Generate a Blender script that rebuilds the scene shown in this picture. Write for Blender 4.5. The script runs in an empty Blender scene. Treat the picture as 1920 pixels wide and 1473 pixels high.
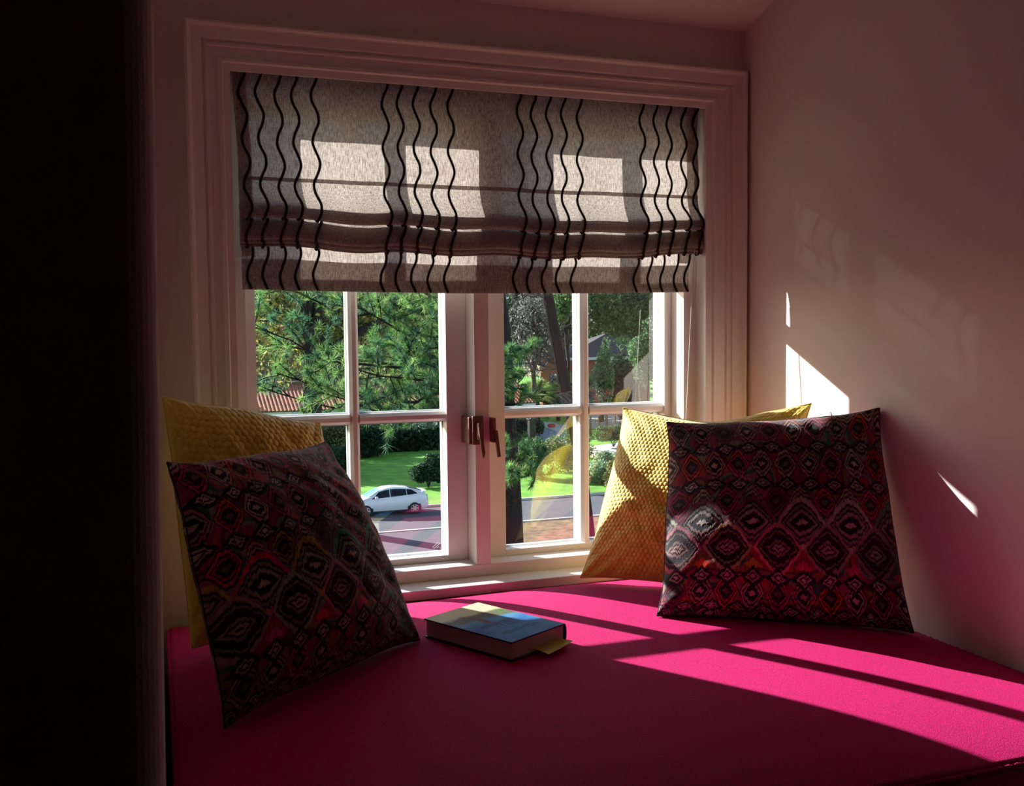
import bpy, bmesh, math, random
import numpy as np
from mathutils import Vector, Matrix

rng = np.random.default_rng(7)
random.seed(7)
sc = bpy.context.scene
COL = sc.collection

# ------------------------------------------------------------------ camera (eye at the origin height, 2.5 m from the window wall)
YAW, PITCH, ROLL, FPX = 0.34867954532929823, 0.059883238679004, -0.009769329990375152, 1850.0
EYE = np.array([0.0, -2.5, 0.0])
def cam_axes():
    cy, sy = math.cos(YAW), math.sin(YAW)
    r = np.array([cy, -sy, 0.]); f = np.array([sy, cy, 0.]); u = np.array([0, 0, 1.])
    cp, sp = math.cos(PITCH), math.sin(PITCH)
    f2 = f*cp-u*sp; u2 = u*cp+f*sp
    cr, sr = math.cos(ROLL), math.sin(ROLL)
    return r*cr+u2*sr, u2*cr-r*sr, f2
RX, UP, FW = cam_axes()
def ray(px, py): return FW+RX*(px-960)/FPX-UP*(py-736.5)/FPX
def at(px, py, Y):            # survey helper: the point at depth Y seen along a sight line
    d = ray(px, py); return EYE+d*((Y-EYE[1])/d[1])
def on(px, py, z):
    d = ray(px, py); return EYE+d*((z-EYE[2])/d[2])

cd = bpy.data.cameras.new('camera'); cam = bpy.data.objects.new('camera', cd); COL.objects.link(cam)
cd.sensor_width = 36; cd.lens = 36*FPX/1920; cd.clip_start = .02; cd.clip_end = 600
cam.matrix_world = Matrix(((RX[0], UP[0], -FW[0], EYE[0]), (RX[1], UP[1], -FW[1], EYE[1]), (RX[2], UP[2], -FW[2], EYE[2]), (0, 0, 0, 1)))
sc.camera = cam

# ------------------------------------------------------------------ light
SUN_DIR = Vector((.655, -1, -.51)).normalized()     # direction the sunlight travels
sun = bpy.data.lights.new('sun', 'SUN'); sun.energy = 15.5; sun.angle = math.radians(.53); sun.color = (1, .965, .92)
so = bpy.data.objects.new('sun', sun); COL.objects.link(so)
so.rotation_euler = (-SUN_DIR).to_track_quat('Z', 'Y').to_euler()
w = bpy.data.worlds.new('sky'); sc.world = w; w.use_nodes = True
nt = w.node_tree; bg = nt.nodes['Background']
sky = nt.nodes.new('ShaderNodeTexSky'); sky.sky_type = 'NISHITA'; sky.sun_disc = False
sky.sun_elevation = math.atan(.51/math.hypot(.655, 1)); sky.sun_rotation = math.atan2(-.655, 1)
sky.air_density = 1.0; sky.dust_density = .6; sky.ozone_density = 1.5
nt.links.new(sky.outputs[0], bg.inputs[0]); bg.inputs[1].default_value = .29
sc.view_settings.view_transform = 'Standard'; sc.view_settings.look = 'None'
sc.view_settings.exposure = 0.12; sc.view_settings.gamma = 1; sc.view_settings.use_curve_mapping = False

# ------------------------------------------------------------------ materials
def lin(c):
    if isinstance(c, str):
        c = [int(c[i:i+2], 16)/255 for i in (0, 2, 4)]
        c = [x/12.92 if x <= .04045 else ((x+.055)/1.055)**2.4 for x in c]
    return (*c, 1)
def mat(name, col, rough=.6, amt=0., scale=8., bump=0., bscale=None, stretch=(1, 1, 1), attr=False, trans=0., metal=0., sheen=0., spec=.5, coat=0., col2=None):
    m = bpy.data.materials.new(name); m.use_nodes = True; n = m.node_tree; L = n.links
    P = n.nodes['Principled BSDF']; P.inputs['Roughness'].default_value = rough; P.inputs['Metallic'].default_value = metal
    P.inputs['Specular IOR Level'].default_value = spec
    P.inputs['Coat Weight'].default_value = coat
    if sheen:
        P.inputs['Sheen Weight'].default_value = sheen; P.inputs['Sheen Tint'].default_value = (1, .45, .7, 1) if name == 'magenta_felt' else (1, 1, 1, 1); P.inputs['Sheen Roughness'].default_value = .4
    tc = n.nodes.new('ShaderNodeTexCoord'); mp = n.nodes.new('ShaderNodeMapping'); mp.inputs['Scale'].default_value = stretch
    L.new(tc.outputs['Object'], mp.inputs[0])
    base = None
    if attr:
        a = n.nodes.new('ShaderNodeAttribute'); a.attribute_name = 'col'; base = a.outputs['Color']
    if amt or col2:
        nz = n.nodes.new('ShaderNodeTexNoise'); nz.inputs['Scale'].default_value = scale; nz.inputs['Detail'].default_value = 6
        L.new(mp.outputs[0], nz.inputs['Vector'])
        if base is None:
            r = n.nodes.new('ShaderNodeValToRGB'); c = lin(col)
            if col2: a_, b_ = c, lin(col2)
            else: a_ = tuple(max(0, x*(1-amt)) for x in c[:3])+(1,); b_ = tuple(min(1, x*(1+amt)) for x in c[:3])+(1,)
            r.color_ramp.elements[0].color = a_; r.color_ramp.elements[1].color = b_
            r.color_ramp.elements[0].position = .32; r.color_ramp.elements[1].position = .68
            L.new(nz.outputs['Fac'], r.inputs[0]); base = r.outputs[0]
        else:
            mx = n.nodes.new('ShaderNodeMix'); mx.data_type = 'RGBA'; mx.blend_type = 'MULTIPLY'; mx.inputs['Factor'].default_value = amt
            L.new(base, mx.inputs['A']); L.new(nz.outputs['Fac'], mx.inputs['B']); base = mx.outputs['Result']
    if base is not None: L.new(base, P.inputs['Base Color'])
    else: P.inputs['Base Color'].default_value = lin(col)
    if bump:
        nb = n.nodes.new('ShaderNodeTexNoise'); nb.inputs['Scale'].default_value = bscale or scale; nb.inputs['Detail'].default_value = 4
        L.new(mp.outputs[0], nb.inputs['Vector'])
        bp = n.nodes.new('ShaderNodeBump'); bp.inputs['Strength'].default_value = bump; bp.inputs['Distance'].default_value = .002
        L.new(nb.outputs['Fac'], bp.inputs['Height']); L.new(bp.outputs[0], P.inputs['Normal'])
    if trans:
        t = n.nodes.new('ShaderNodeBsdfTranslucent'); ms = n.nodes.new('ShaderNodeMixShader'); ms.inputs[0].default_value = trans
        if base is not None: L.new(base, t.inputs[0])
        else: t.inputs[0].default_value = lin(col)
        L.new(P.outputs[0], ms.inputs[1]); L.new(t.outputs[0], ms.inputs[2]); L.new(ms.outputs[0], n.nodes['Material Output'].inputs[0])
    return m
def glass_mat(name, base=.02, boost=1.0):
    m = bpy.data.materials.new(name); m.use_nodes = True; n = m.node_tree; L = n.links
    n.nodes.remove(n.nodes['Principled BSDF'])
    t = n.nodes.new('ShaderNodeBsdfTransparent'); g = n.nodes.new('ShaderNodeBsdfGlossy'); g.inputs['Roughness'].default_value = 0.0
    t.inputs[0].default_value = (.93, .96, .95, 1)
    fr = n.nodes.new('ShaderNodeFresnel'); fr.inputs['IOR'].default_value = 1.5
    mu = n.nodes.new('ShaderNodeMath'); mu.operation = 'MULTIPLY_ADD'; mu.inputs[1].default_value = boost; mu.inputs[2].default_value = base
    L.new(fr.outputs[0], mu.inputs[0]); ms = n.nodes.new('ShaderNodeMixShader')
    L.new(mu.outputs[0], ms.inputs[0]); L.new(t.outputs[0], ms.inputs[1]); L.new(g.outputs[0], ms.inputs[2])
    L.new(ms.outputs[0], n.nodes['Material Output'].inputs[0]); return m

M = {}
M['wall'] = mat('wall_paint', 'e6d7d3', .75, .02, 3, .25, 260, spec=.25)
M['ceiling'] = mat('ceiling_paint', 'e2dcd6', .8, .02, 3, .15, 200, spec=.2)
M['room'] = mat('room_wall_paint', '8d8780', .85, .03, 3)
M['floor'] = mat('floor_wood', '3a281c', .5, .3, 6, .2, 20, stretch=(1, 12, 1))
M['trim'] = mat('white_trim_paint', 'e9e3de', .35, .02, 5, .04, 60)
M['velvet'] = mat('magenta_felt', 'c90664', .8, .32, 330, .8, 600, sheen=.05, spec=.2)
M['bench'] = mat('bench_paint', 'd9d4cc', .5)
M['ikat'] = mat('ikat_velvet', 'ffffff', .8, attr=True, sheen=.25, bump=.5, bscale=350, spec=.3)
M['honey'] = mat('mustard_velvet', 'e4c846', .6, .10, 120, .3, 500, sheen=.8, spec=.5)
M['zip'] = mat('pillow_seam', '2a1826', .8)
M['cord'] = mat('chenille_cord', '2a1512', .9, .3, 400, .8, 900)
M['brass'] = mat('latch_metal', '7a5549', .45, metal=.3)
M['white_cord'] = mat('white_cord', 'ddd8cf', .6)
M['pages'] = mat('book_pages', 'c9b9a4', .8, .15, 40, .5, 60, stretch=(1, 1, 30))
M['cover_edge'] = mat('book_board', '16233a', .45)
M['jacket'] = mat('book_jacket', 'ffffff', .5, attr=True, spec=.12)
M['note'] = mat('yellow_note', 'e3dc5a', .6, .04, 20, trans=.2)
M['glass'] = glass_mat('window_glass', .09, 1.9)
M['spacer'] = mat('pane_seal', 'aeb4b6', .35, metal=.3)

def linen():
    m = bpy.data.materials.new('linen'); m.use_nodes = True; n = m.node_tree; L = n.links; P = n.nodes['Principled BSDF']
    tc = n.nodes.new('ShaderNodeTexCoord')
    def noise(sx, sy, sz, det=3):
        mp = n.nodes.new('ShaderNodeMapping'); mp.inputs['Scale'].default_value = (sx, sy, sz); L.new(tc.outputs['Object'], mp.inputs[0])
        z = n.nodes.new('ShaderNodeTexNoise'); z.inputs['Scale'].default_value = 1; z.inputs['Detail'].default_value = det; L.new(mp.outputs[0], z.inputs['Vector']); return z.outputs['Fac']
    a = noise(900, 900, 70); b = noise(90, 90, 900)
    mb_ = n.nodes.new('ShaderNodeMath'); mb_.operation = 'MULTIPLY'; mb_.inputs[1].default_value = .6; L.new(b, mb_.inputs[0]); mx = n.nodes.new('ShaderNodeMath'); mx.operation = 'MULTIPLY_ADD'; L.new(a, mx.inputs[0]); mx.inputs[1].default_value = 1.4; L.new(mb_.outputs[0], mx.inputs[2])
    r = n.nodes.new('ShaderNodeValToRGB'); r.color_ramp.elements[0].position = .38; r.color_ramp.elements[1].position = .62
    h = n.nodes.new('ShaderNodeMath'); h.operation = 'MULTIPLY'; h.inputs[1].default_value = .5; L.new(mx.outputs[0], h.inputs[0])
    r.color_ramp.elements[0].color = lin('7d7069'); r.color_ramp.elements[1].color = lin('cfc4bc'); L.new(h.outputs[0], r.inputs[0])
    L.new(r.outputs[0], P.inputs['Base Color']); P.inputs['Roughness'].default_value = .9; P.inputs['Specular IOR Level'].default_value = .2
    t = n.nodes.new('ShaderNodeBsdfTranslucent'); L.new(r.outputs[0], t.inputs[0])
    ms = n.nodes.new('ShaderNodeMixShader'); ms.inputs[0].default_value = .41
    L.new(P.outputs[0], ms.inputs[1]); L.new(t.outputs[0], ms.inputs[2])
    tr = n.nodes.new('ShaderNodeBsdfTransparent'); m2 = n.nodes.new('ShaderNodeMixShader'); m2.inputs[0].default_value = .010
    L.new(ms.outputs[0], m2.inputs[1]); L.new(tr.outputs[0], m2.inputs[2]); L.new(m2.outputs[0], n.nodes['Material Output'].inputs[0])
    bp = n.nodes.new('ShaderNodeBump'); bp.inputs['Strength'].default_value = .25; bp.inputs['Distance'].default_value = .001; L.new(h.outputs[0], bp.inputs['Height']); L.new(bp.outputs[0], P.inputs['Normal'])
    return m
M['linen'] = linen()
# outdoors
M['leaf'] = mat('foliage', 'ffffff', .55, attr=True, trans=.45, spec=.3)
M['bark'] = mat('bark', '2c2420', .95, .5, 3, 1., 8, stretch=(3, 3, .6))
M['bark_grey'] = mat('bark_grey', '5c5148', .95, .45, 3, 1., 8, stretch=(3, 3, .6))
M['asphalt'] = mat('asphalt', '56595f', .9, .12, .8)
M['lawn'] = mat('grass_lawn', '79b52e', .9, amt=0, scale=.8, col2='578f22', bump=1, bscale=6)
M['litter'] = mat('leaf_litter', '9a7c56', .95, scale=2.5, col2='5f4a33', bump=1, bscale=5)
M['concrete'] = mat('concrete', 'c9c3b6', .85, .08, 1.5)
M['brick'] = mat('brick_wall', 'a85f45', .9, .25, 6)
M['shingle'] = mat('shingle_roof', '4e4a4c', .9, .2, 3)
M['stucco'] = mat('stucco', '7d6a54', .9, .1, 2)
M['terracotta'] = mat('terracotta_tile', 'b06a4c', .8, .35, 1.2)
M['iron'] = mat('iron', '1b1a19', .5)
M['white_paint'] = mat('white_paint', 'd8d8d4', .6)
M['dark_glass'] = mat('dark_glass', '0c1218', .08)
M['windshield'] = mat('windshield_glass', '6fa9c4', .1)
M['car_paint'] = mat('white_car_paint', 'e4e7ee', .3, coat=.6)
M['rubber'] = mat('rubber', '121214', .8)
M['alloy'] = mat('alloy', 'b5b8bd', .3, metal=.8)
M['red'] = mat('red_paint', 'b8201c', .4)
M['lamp_lens'] = mat('tail_lamp', 'cfc6c6', .2)

# ------------------------------------------------------------------ mesh helpers
def link(name, me, m=None, parent=None, smooth=False):
    o = bpy.data.objects.new(name, me); COL.objects.link(o)
    if m is not None: me.materials.append(M[m] if isinstance(m, str) else m)
    if parent is not None: o.parent = parent
    if smooth: me.polygons.foreach_set('use_smooth', np.ones(len(me.polygons), dtype=bool))
    return o
def mesh(name, verts, faces, m=None, parent=None, smooth=False, col=None):
    me = bpy.data.meshes.new(name)
    V = np.asarray(verts, dtype=np.float32)
    if isinstance(faces, np.ndarray):
        k = faces.shape[1]; nf = len(faces)
        me.vertices.add(len(V)); me.vertices.foreach_set('co', V.ravel())
        me.loops.add(nf*k); me.loops.foreach_set('vertex_index', faces.astype(np.int32).ravel())
        me.polygons.add(nf); me.polygons.foreach_set('loop_start', np.arange(0, nf*k, k, dtype=np.int32))
        me.polygons.foreach_set('loop_total', np.full(nf, k, dtype=np.int32)); me.update(calc_edges=True)
    else:
        me.from_pydata([tuple(map(float, v)) for v in V], [], faces); me.update()
    if col is not None:
        a = me.color_attributes.new('col', 'FLOAT_COLOR', 'POINT')
        c = np.ones((len(V), 4), dtype=np.float32); c[:, :3] = col; a.data.foreach_set('color', c.ravel())
    return link(name, me, m, parent, smooth)
def props(o, label=None, cat=None, group=None, kind=None):
    if label: o['label'] = label
    if cat: o['category'] = cat
    if group: o['group'] = group
    if kind: o['kind'] = kind
    return o
def empty(name, loc=(0, 0, 0), rz=0.):
    o = bpy.data.objects.new(name, None); COL.objects.link(o); o.location = loc; o.rotation_euler = (0, 0, rz); o.empty_display_size = .1; return o
class B:
    """collects boxes and prisms, built as one mesh object"""
    def __init__(s): s.bm = bmesh.new()
    def box(s, x0, x1, y0, y1, z0, z1, bev=0.):
        r = bmesh.ops.create_cube(s.bm, size=1.); vs = r['verts']
        for v in vs: v.co = Vector(((x0+x1)/2+v.co.x*(x1-x0), (y0+y1)/2+v.co.y*(y1-y0), (z0+z1)/2+v.co.z*(z1-z0)))
        if bev:
            es = list({e for v in vs for e in v.link_edges}); bmesh.ops.bevel(s.bm, geom=es, offset=bev, segments=2, affect='EDGES', profile=.6)
        return s
    def prism(s, pts, d):         # pts 3-D polygon, extruded along d
        n = len(pts); d = Vector(d); a = [s.bm.verts.new(Vector(p)) for p in pts]; b = [s.bm.verts.new(Vector(p)+d) for p in pts]
        s.bm.faces.new(a); s.bm.faces.new(b[::-1])
        for i in range(n): s.bm.faces.new((a[i], b[i], b[(i+1) % n], a[(i+1) % n]))
        return s
    def cyl(s, p0, p1, r0, r1=None, n=12):
        r1 = r0 if r1 is None else r1; p0 = Vector(p0); p1 = Vector(p1); ax = (p1-p0).normalized(); q = ax.to_track_quat('Z', 'Y')
        rings = []
        for p, r in ((p0, r0), (p1, r1)):
            rings.append([s.bm.verts.new(p+q @ Vector((r*math.cos(2*math.pi*k/n), r*math.sin(2*math.pi*k/n), 0))) for k in range(n)])
        for k in range(n): s.bm.faces.new((rings[0][k], rings[0][(k+1) % n], rings[1][(k+1) % n], rings[1][k]))
        s.bm.faces.new(rings[0][::-1]); s.bm.faces.new(rings[1]); return s
    def done(s, name, m, parent=None, smooth=False):
        bmesh.ops.recalc_face_normals(s.bm, faces=s.bm.faces[:]); me = bpy.data.meshes.new(name); s.bm.to_mesh(me); s.bm.free(); return link(name, me, m, parent, smooth)
def tube_arrays(P, R, n=8):
    P = np.asarray(P, float); k = len(P); R = np.broadcast_to(np.asarray(R, float), (k,))
    T = np.gradient(P, axis=0); T /= np.linalg.norm(T, axis=1)[:, None]+1e-12
    ref = np.array([.13, .97, .2]) if abs(T[:, 1]).mean() < .8 else np.array([1., .1, 0.])
    A = np.cross(T, ref); A /= np.linalg.norm(A, axis=1)[:, None]+1e-12; Bv = np.cross(T, A)
    th = np.linspace(0, 2*np.pi, n, endpoint=False)
    V = P[:, None]+R[:, None, None]*(A[:, None]*np.cos(th)[None, :, None]+Bv[:, None]*np.sin(th)[None, :, None])
    i, j = np.meshgrid(np.arange(k-1), np.arange(n), indexing='ij'); j2 = (j+1) % n
    F = np.stack([i*n+j, i*n+j2, (i+1)*n+j2, (i+1)*n+j], -1).reshape(-1, 4)
    return V.reshape(-1, 3), F
def tube(name, P, R, m, parent=None, n=8):
    V, F = tube_arrays(P, R, n); return mesh(name, V, F, m, parent, True)
def tubes(name, L, m, parent=None, n=6):
    stuff = name in ('twigs', 'stems', 'branches')
    Vs, Fs, o = [], [], 0
    for P, R in L:
        V, F = tube_arrays(P, R, n); Vs.append(V); Fs.append(F+o); o += len(V)
    o = mesh(name, np.concatenate(Vs), np.concatenate(Fs), m, parent, True)
    if stuff: o['kind'] = 'stuff'
    return o
def grid(name, X, m, parent=None, col=None, flip=False):
    a, b = X.shape[:2]; i, j = np.meshgrid(np.arange(a-1), np.arange(b-1), indexing='ij')
    F = np.stack([i*b+j, i*b+j+1, (i+1)*b+j+1, (i+1)*b+j], -1).reshape(-1, 4)
    if flip: F = F[:, ::-1].copy()
    return mesh(name, X.reshape(-1, 3), F, m, parent, True, None if col is None else col.reshape(-1, 3))
def vnoise(x, y, seed=0):     # smooth value noise, arrays
    def h(a, b): 
        s = np.sin(a*127.1+b*311.7+seed*74.7)*43758.5453; return s-np.floor(s)
    xi, yi = np.floor(x), np.floor(y); fx, fy = x-xi, y-yi; fx = fx*fx*(3-2*fx); fy = fy*fy*(3-2*fy)
    return (h(xi, yi)*(1-fx)+h(xi+1, yi)*fx)*(1-fy)+(h(xi, yi+1)*(1-fx)+h(xi+1, yi+1)*fx)*fy
def structure(o): o['kind'] = 'structure'; return o

# ------------------------------------------------------------------ the room
XR = 1.635; ZC = .864; ND = 1.5; ZF = -1.15; CEIL = ZC+.3*ND
# window wall with its opening
OX0, OX1, OZ0, OZ1 = .188, 1.510, -.69, .655
b = B(); b.box(-.1, OX0, 0, .2, -1.15, 1.0).box(OX1, XR+.1, 0, .2, -1.15, 1.0).box(OX0, OX1, 0, .2, OZ1, 1.0).box(OX0, OX1, 0, .2, -1.15, OZ0)
structure(b.done('wall_window', 'wall'))
def side_wall(name, x0, sgn, xe):
    r = .032; pts = [(xe, -ND)]
    for k in range(9):
        a = math.pi/2*k/8
        pts.append((x0+sgn*(-r+r*math.sin(a)), -ND+r-r*math.cos(a)))
    pts += [(x0, 0.0), (x0-sgn*.14, 0.0), (x0-sgn*.14, -ND+.14), (xe, -ND+.14)]
    bb = B(); z0 = ZF; z1 = CEIL+.05
    # the corner is slightly out of plumb, as built
    bm = bb.bm; lo = []; hi = []
    for (x, y) in pts:
        lean = .014*(-y/ND) if sgn > 0 else 0
        lo.append(bm.verts.new((x+lean*z0+.006*(1 if lean else 0), y, z0))); hi.append(bm.verts.new((x+lean*z1+.006*(1 if lean else 0), y, z1)))
    n = len(pts); bm.faces.new(lo); bm.faces.new(hi[::-1])
    for i in range(n): bm.faces.new((lo[i], hi[i], hi[(i+1) % n], lo[(i+1) % n]))
    o = bb.done(name, 'wall'); return structure(o)
side_wall('wall_left', 0.0, 1, -2.6)
side_wall('wall_right', XR, -1, 4.2)
b = B(); b.prism([(-.1, .1, ZC-.03), (-.1, 0, ZC), (-.1, -ND, CEIL), (-.1, -ND, CEIL+.06), (-.1, .1, ZC+.1)], (XR+.2, 0, 0)); structure(b.done('ceiling', 'ceiling'))
b = B(); b.box(-2.6, 4.2, -5.2, -ND+.14, CEIL+.05, CEIL+.12); structure(b.done('ceiling_room', 'room'))
b = B(); b.box(-2.6, 4.2, -5.3, -5.2, ZF, CEIL+.1); structure(b.done('wall_back', 'room'))
b = B(); b.box(-2.7, -2.6, -5.2, -ND+.14, ZF, CEIL+.1); structure(b.done('wall_far_left', 'room'))
b = B(); b.box(4.2, 4.3, -5.2, -ND+.14, ZF, CEIL+.1); structure(b.done('wall_far_right', 'room'))
b = B(); b.box(-2.7, 4.3, -5.3, .0, ZF-.1, ZF); structure(b.done('floor', 'floor'))

# ------------------------------------------------------------------ window
win = structure(empty('window_1', (0, 0, 0)))
PROF = [(0, 0), (0, .030), (.05, .036), (.09, .034), (.11, .028), (.14, .026), (.36, .023), (.38, .017), (.43, .017), (.45, .021), (.50, .021), (.52, .014), (.72, .012), (.76, .017), (.82, .017), (.85, .010), (1, .008), (1, 0)]
def casing(side):
    xl0, xl1, xr1, xr0, zt0, zt1, zb = .091, .1935, 1.503, 1.628, .745, .637, -.664
    V = []; F = []
    for (t, d) in PROF:
        xl = xl0+(xl1-xl0)*t; xr = xr0+(xr1-xr0)*t; zt = zt0+(zt1-zt0)*t
        if side == 'head': V += [(xl, -d, zt), (xr, -d, zt)]
        if side == 'left': V += [(xl, -d, zb), (xl, -d, zt)]
        if side == 'right': V += [(xr, -d, zb), (xr, -d, zt)]
    n = len(PROF)
    F = [(2*i, 2*i+1, 2*i+3, 2*i+2) for i in range(n-1)]+[tuple(range(0, 2*n, 2)), tuple(range(1, 2*n, 2))]
    o = mesh('casing', V, F, 'trim', win); bm = bmesh.new(); bm.from_mesh(o.data); bmesh.ops.recalc_face_normals(bm, faces=bm.faces[:]); bm.to_mesh(o.data); bm.free()
    return o
for s in ('head', 'left', 'right'): casing(s)
# jambs and the fixed frame
b = B(); b.box(.180, .1925, 0, .2, -.664, .655).box(1.5055, 1.52, 0, .2, -.664, .655).box(.18, 1.52, 0, .2, .650, .66); b.done('jamb', 'trim', win)
b = B()
b.box(.191, .222, .05, .20, -.664, .65, .0015).box(1.464, 1.507, .05, .20, -.664, .65, .0015)
b.box(.222, 1.464, .05, .20, .603, .65, .0015).box(.222, 1.464, .05, .20, -.69, -.632, .0015)
b.done('frame', 'trim', win)
b = B(); b.box(.819, .862, .05, .20, -.632, .603, .0025); b.done('mullion', 'trim', win)
b = B(); b.box(.085, 1.63, -.04, .05, -.69, -.664, .003); b.done('stool', 'trim', win)
# sashes
def sash(x0, x1, gx0, gm0, gm1, gx1, zz=(-.62, -.2400, -.2130, .171, .198, .575)):
    r = empty('sash'); r.parent = win
    yf, yb, yg = .124, .196, .158
    def stl(name, a0, a1, c0, c1):
        bb = B(); bb.box(a0, a1, yf, yb, c0, c1, .0015); return bb.done(name, 'trim', r)
    stl('stile', x0, gx0, -.632, .603); stl('stile', gx1, x1, -.632, .603)
    stl('rail', gx0, gx1, -.632, zz[0]+.005); stl('rail', gx0, gx1, zz[5], .603)
    # muntin bars with a chamfered inner face
    def bar(vert, p0, p1, q0, q1):
        sec = [(p0, yb), (p0, .142), ((p0*.7+p1*.3), .130), ((p0*.3+p1*.7), .130), (p1, .142), (p1, yb)]
        bb = B()
        if vert: bb.prism([(x, y, q0) for x, y in sec], (0, 0, q1-q0))
        else: bb.prism([(q0, y, x) for x, y in sec], (q1-q0, 0, 0))
        return bb.done('muntin', 'trim', r)
    bar(True, gm0, gm1, zz[0], zz[5])
    for a, c in ((zz[1], zz[2]), (zz[3], zz[4])):
        bar(False, a, c, gx0, gm0); bar(False, a, c, gm1, gx1)
    for (a0, a1) in ((gx0, gm0), (gm1, gx1)):
        for (c0, c1) in ((zz[0]+.005, zz[1]), (zz[2], zz[3]), (zz[4], zz[5])):
            mesh('glass_pane', [(a0, yg, c0), (a1, yg, c0), (a1, yg, c1), (a0, yg, c1)], [(0, 1, 2, 3)], 'glass', r)
            e = .004; bb = B(); bb.box(a0, a0+e, yg+.004, yg+.018, c0, c1).box(a1-e, a1, yg+.004, yg+.018, c0, c1).box(a0+e, a1-e, yg+.004, yg+.018, c0, c0+e).box(a0+e, a1-e, yg+.004, yg+.018, c1-e, c1)
            bb.done('pane_seal', 'spacer', r)
    return r
sash(.2225, .8185, .251, .4935, .5205, .7605)
sash(.8625, 1.4635, .932, 1.1725, 1.1995, 1.4415)
# sash locks
def latch(xc, sg):
    r = empty('window_latch'); r.parent = win
    b = B(); b.box(xc-.006, xc+.026, .040, .05, -.30, -.222, .002).box(xc-.013, xc-.002, .052, .124, -.300, -.225, .003); b.done('base_plate', 'brass', r)
    b = B(); b.box(xc+.004, xc+.016, .022, .042, -.286, -.240, .003); b.done('housing', 'brass', r)
    b = B(); b.prism([(xc+.004, .020, -.248), (xc+.013, .020, -.248), (xc+.018, .006, -.318), (xc+.014, .004, -.333), (xc+.010, .004, -.330)], (0, .008, 0)); b.done('lever', 'brass', r)
latch(.815, 1)
r = empty('window_latch'); r.parent = win
b = B(); b.box(.862, .873, .030, .124, -.295, -.228, .002); b.done('base_plate', 'brass', r)
b = B(); b.prism([(.868, .026, -.262), (.876, .026, -.262), (.880, .014, -.332), (.873, .014, -.334)], (0, .01, 0)); b.done('lever', 'brass', r)
# etched maker's mark, an illegible squiggle low in the corner of one pane
sq = []
for k, (px, py, dx, dy) in enumerate([(811, 1026, 11, -10), (813, 1029, 12, -11), (819, 1027, 4, -3), (825, 1025, 1, 4), (812, 1032, 5, -1), (818, 1031, 3, 0)]):
    p = at(px, py, .1565); q = at(px+dx, py+dy, .1565); sq.append((np.array([p, (p+q)/2+np.array([.0006, 0, .0003]), q]), .0004))
o = tubes('etched_mark', sq, 'white_cord', win, 5); o['label'] = 'tiny pale etched squiggle in the pane corner'

# ------------------------------------------------------------------ roman blind
blind = props(empty('roman_blind', (.85, .02, .64)), 'natural linen roman blind with dark wavy cords, half lowered inside the window', 'window blind')
BL = blind.location
prof = [(.026, .649), (.022, .56), (.022, .47), (.0215, .40), (.0205, .384), (.015, .350), (.006, .318), (.000, .299), (-.001, .291), (.005, .287), (.011, .295), (.0165, .312), (.020, .322), (.0225, .324), (.023, .312), (.013, .28), (.003, .256), (.001, .240), (.006, .2335), (.012, .241), (.017, .262), (.0205, .280), (.0225, .287), (.0245, .280), (.018, .252), (.009, .237), (.008, .2285), (.012, .2245), (.018, .236), (.0225, .250), (.0245, .256), (.026, .25), (.021, .235), (.016, .2195), (.021, .221), (.025, .24), (.028, .246), (.028, .21), (.028, .16), (.028, .116)]
def smooth_path(P, per=7):
    P = np.array(P, float); Q = np.vstack([2*P[0]-P[1], P, 2*P[-1]-P[-2]]); out = []
    for i in range(1, len(Q)-2):
        for t in np.linspace(0, 1, per, endpoint=False):
            a, b_, c, d = Q[i-1], Q[i], Q[i+1], Q[i+2]
            out.append(.5*((2*b_)+(-a+c)*t+(2*a-5*b_+4*c-d)*t*t+(-a+3*b_-3*c+d)*t**3))
    out.append(P[-1]); return np.array(out)
PP = smooth_path(prof); SL = np.concatenate([[0], np.cumsum(np.linalg.norm(np.diff(PP, axis=0), axis=1))])
Tn = np.gradient(PP, axis=0); Tn /= np.linalg.norm(Tn, axis=1)[:, None]; NRM = np.stack([Tn[:, 1], -Tn[:, 0]], 1)   # (y,z) normal toward the room
sagx = np.array([.195, .40, .53, .744, .967, 1.203, 1.369, 1.49]); sagz = np.array([.006, -.001, -.008, -.009, -.013, -.012, .000, .005])
def blind_pt(s, x, off=0.):
    y = np.interp(s, SL, PP[:, 0]); z = np.interp(s, SL, PP[:, 1]); ny = np.interp(s, SL, NRM[:, 0]); nz = np.interp(s, SL, NRM[:, 1])
    wgt = np.clip((.40-z)/.12, 0, 1)*np.clip((z-.17)/.05, 0, 1)
    dz = np.interp(x, sagx, sagz)*wgt + .0035*np.sin(x*23)*wgt
    # lower panel skews a little to the left, bottom hem slightly lower in the middle
    low = np.clip((.25-z)/.13, 0, 1); last = np.clip((s-SL[-1]+.15)/.05, 0, 1)
    xx = x-.022*last*(.3+.7*(x-.2)/1.3)
    bulge = np.clip((.40-z)/.10, 0, 1)*(1-last); xx = xx+bulge*np.where(x > 1.4, (x-1.4)*.13, 0)
    xx = xx+.008*np.clip((.60-z)/.15, 0, 1)*np.clip((.5-x)/.3, 0, 1)+last*.010*np.clip((.5-x)/.3, 0, 1)
    edge = .004*np.sin(z*31)*np.clip((x-1.45)/.05, 0, 1)
    dz2 = -.007*last*np.sin(np.clip((x-.2)/1.3, 0, 1)*math.pi)*np.clip((.2-z)/.05, 0, 1)
    dy = .003*np.sin(x*17+z*6)+.002*np.sin(x*41)
    return np.stack([xx+edge+0*s, y+dy*(1+0*low)+ny*off, z+dz+dz2+nz*off], -1)-np.array(BL)
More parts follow.
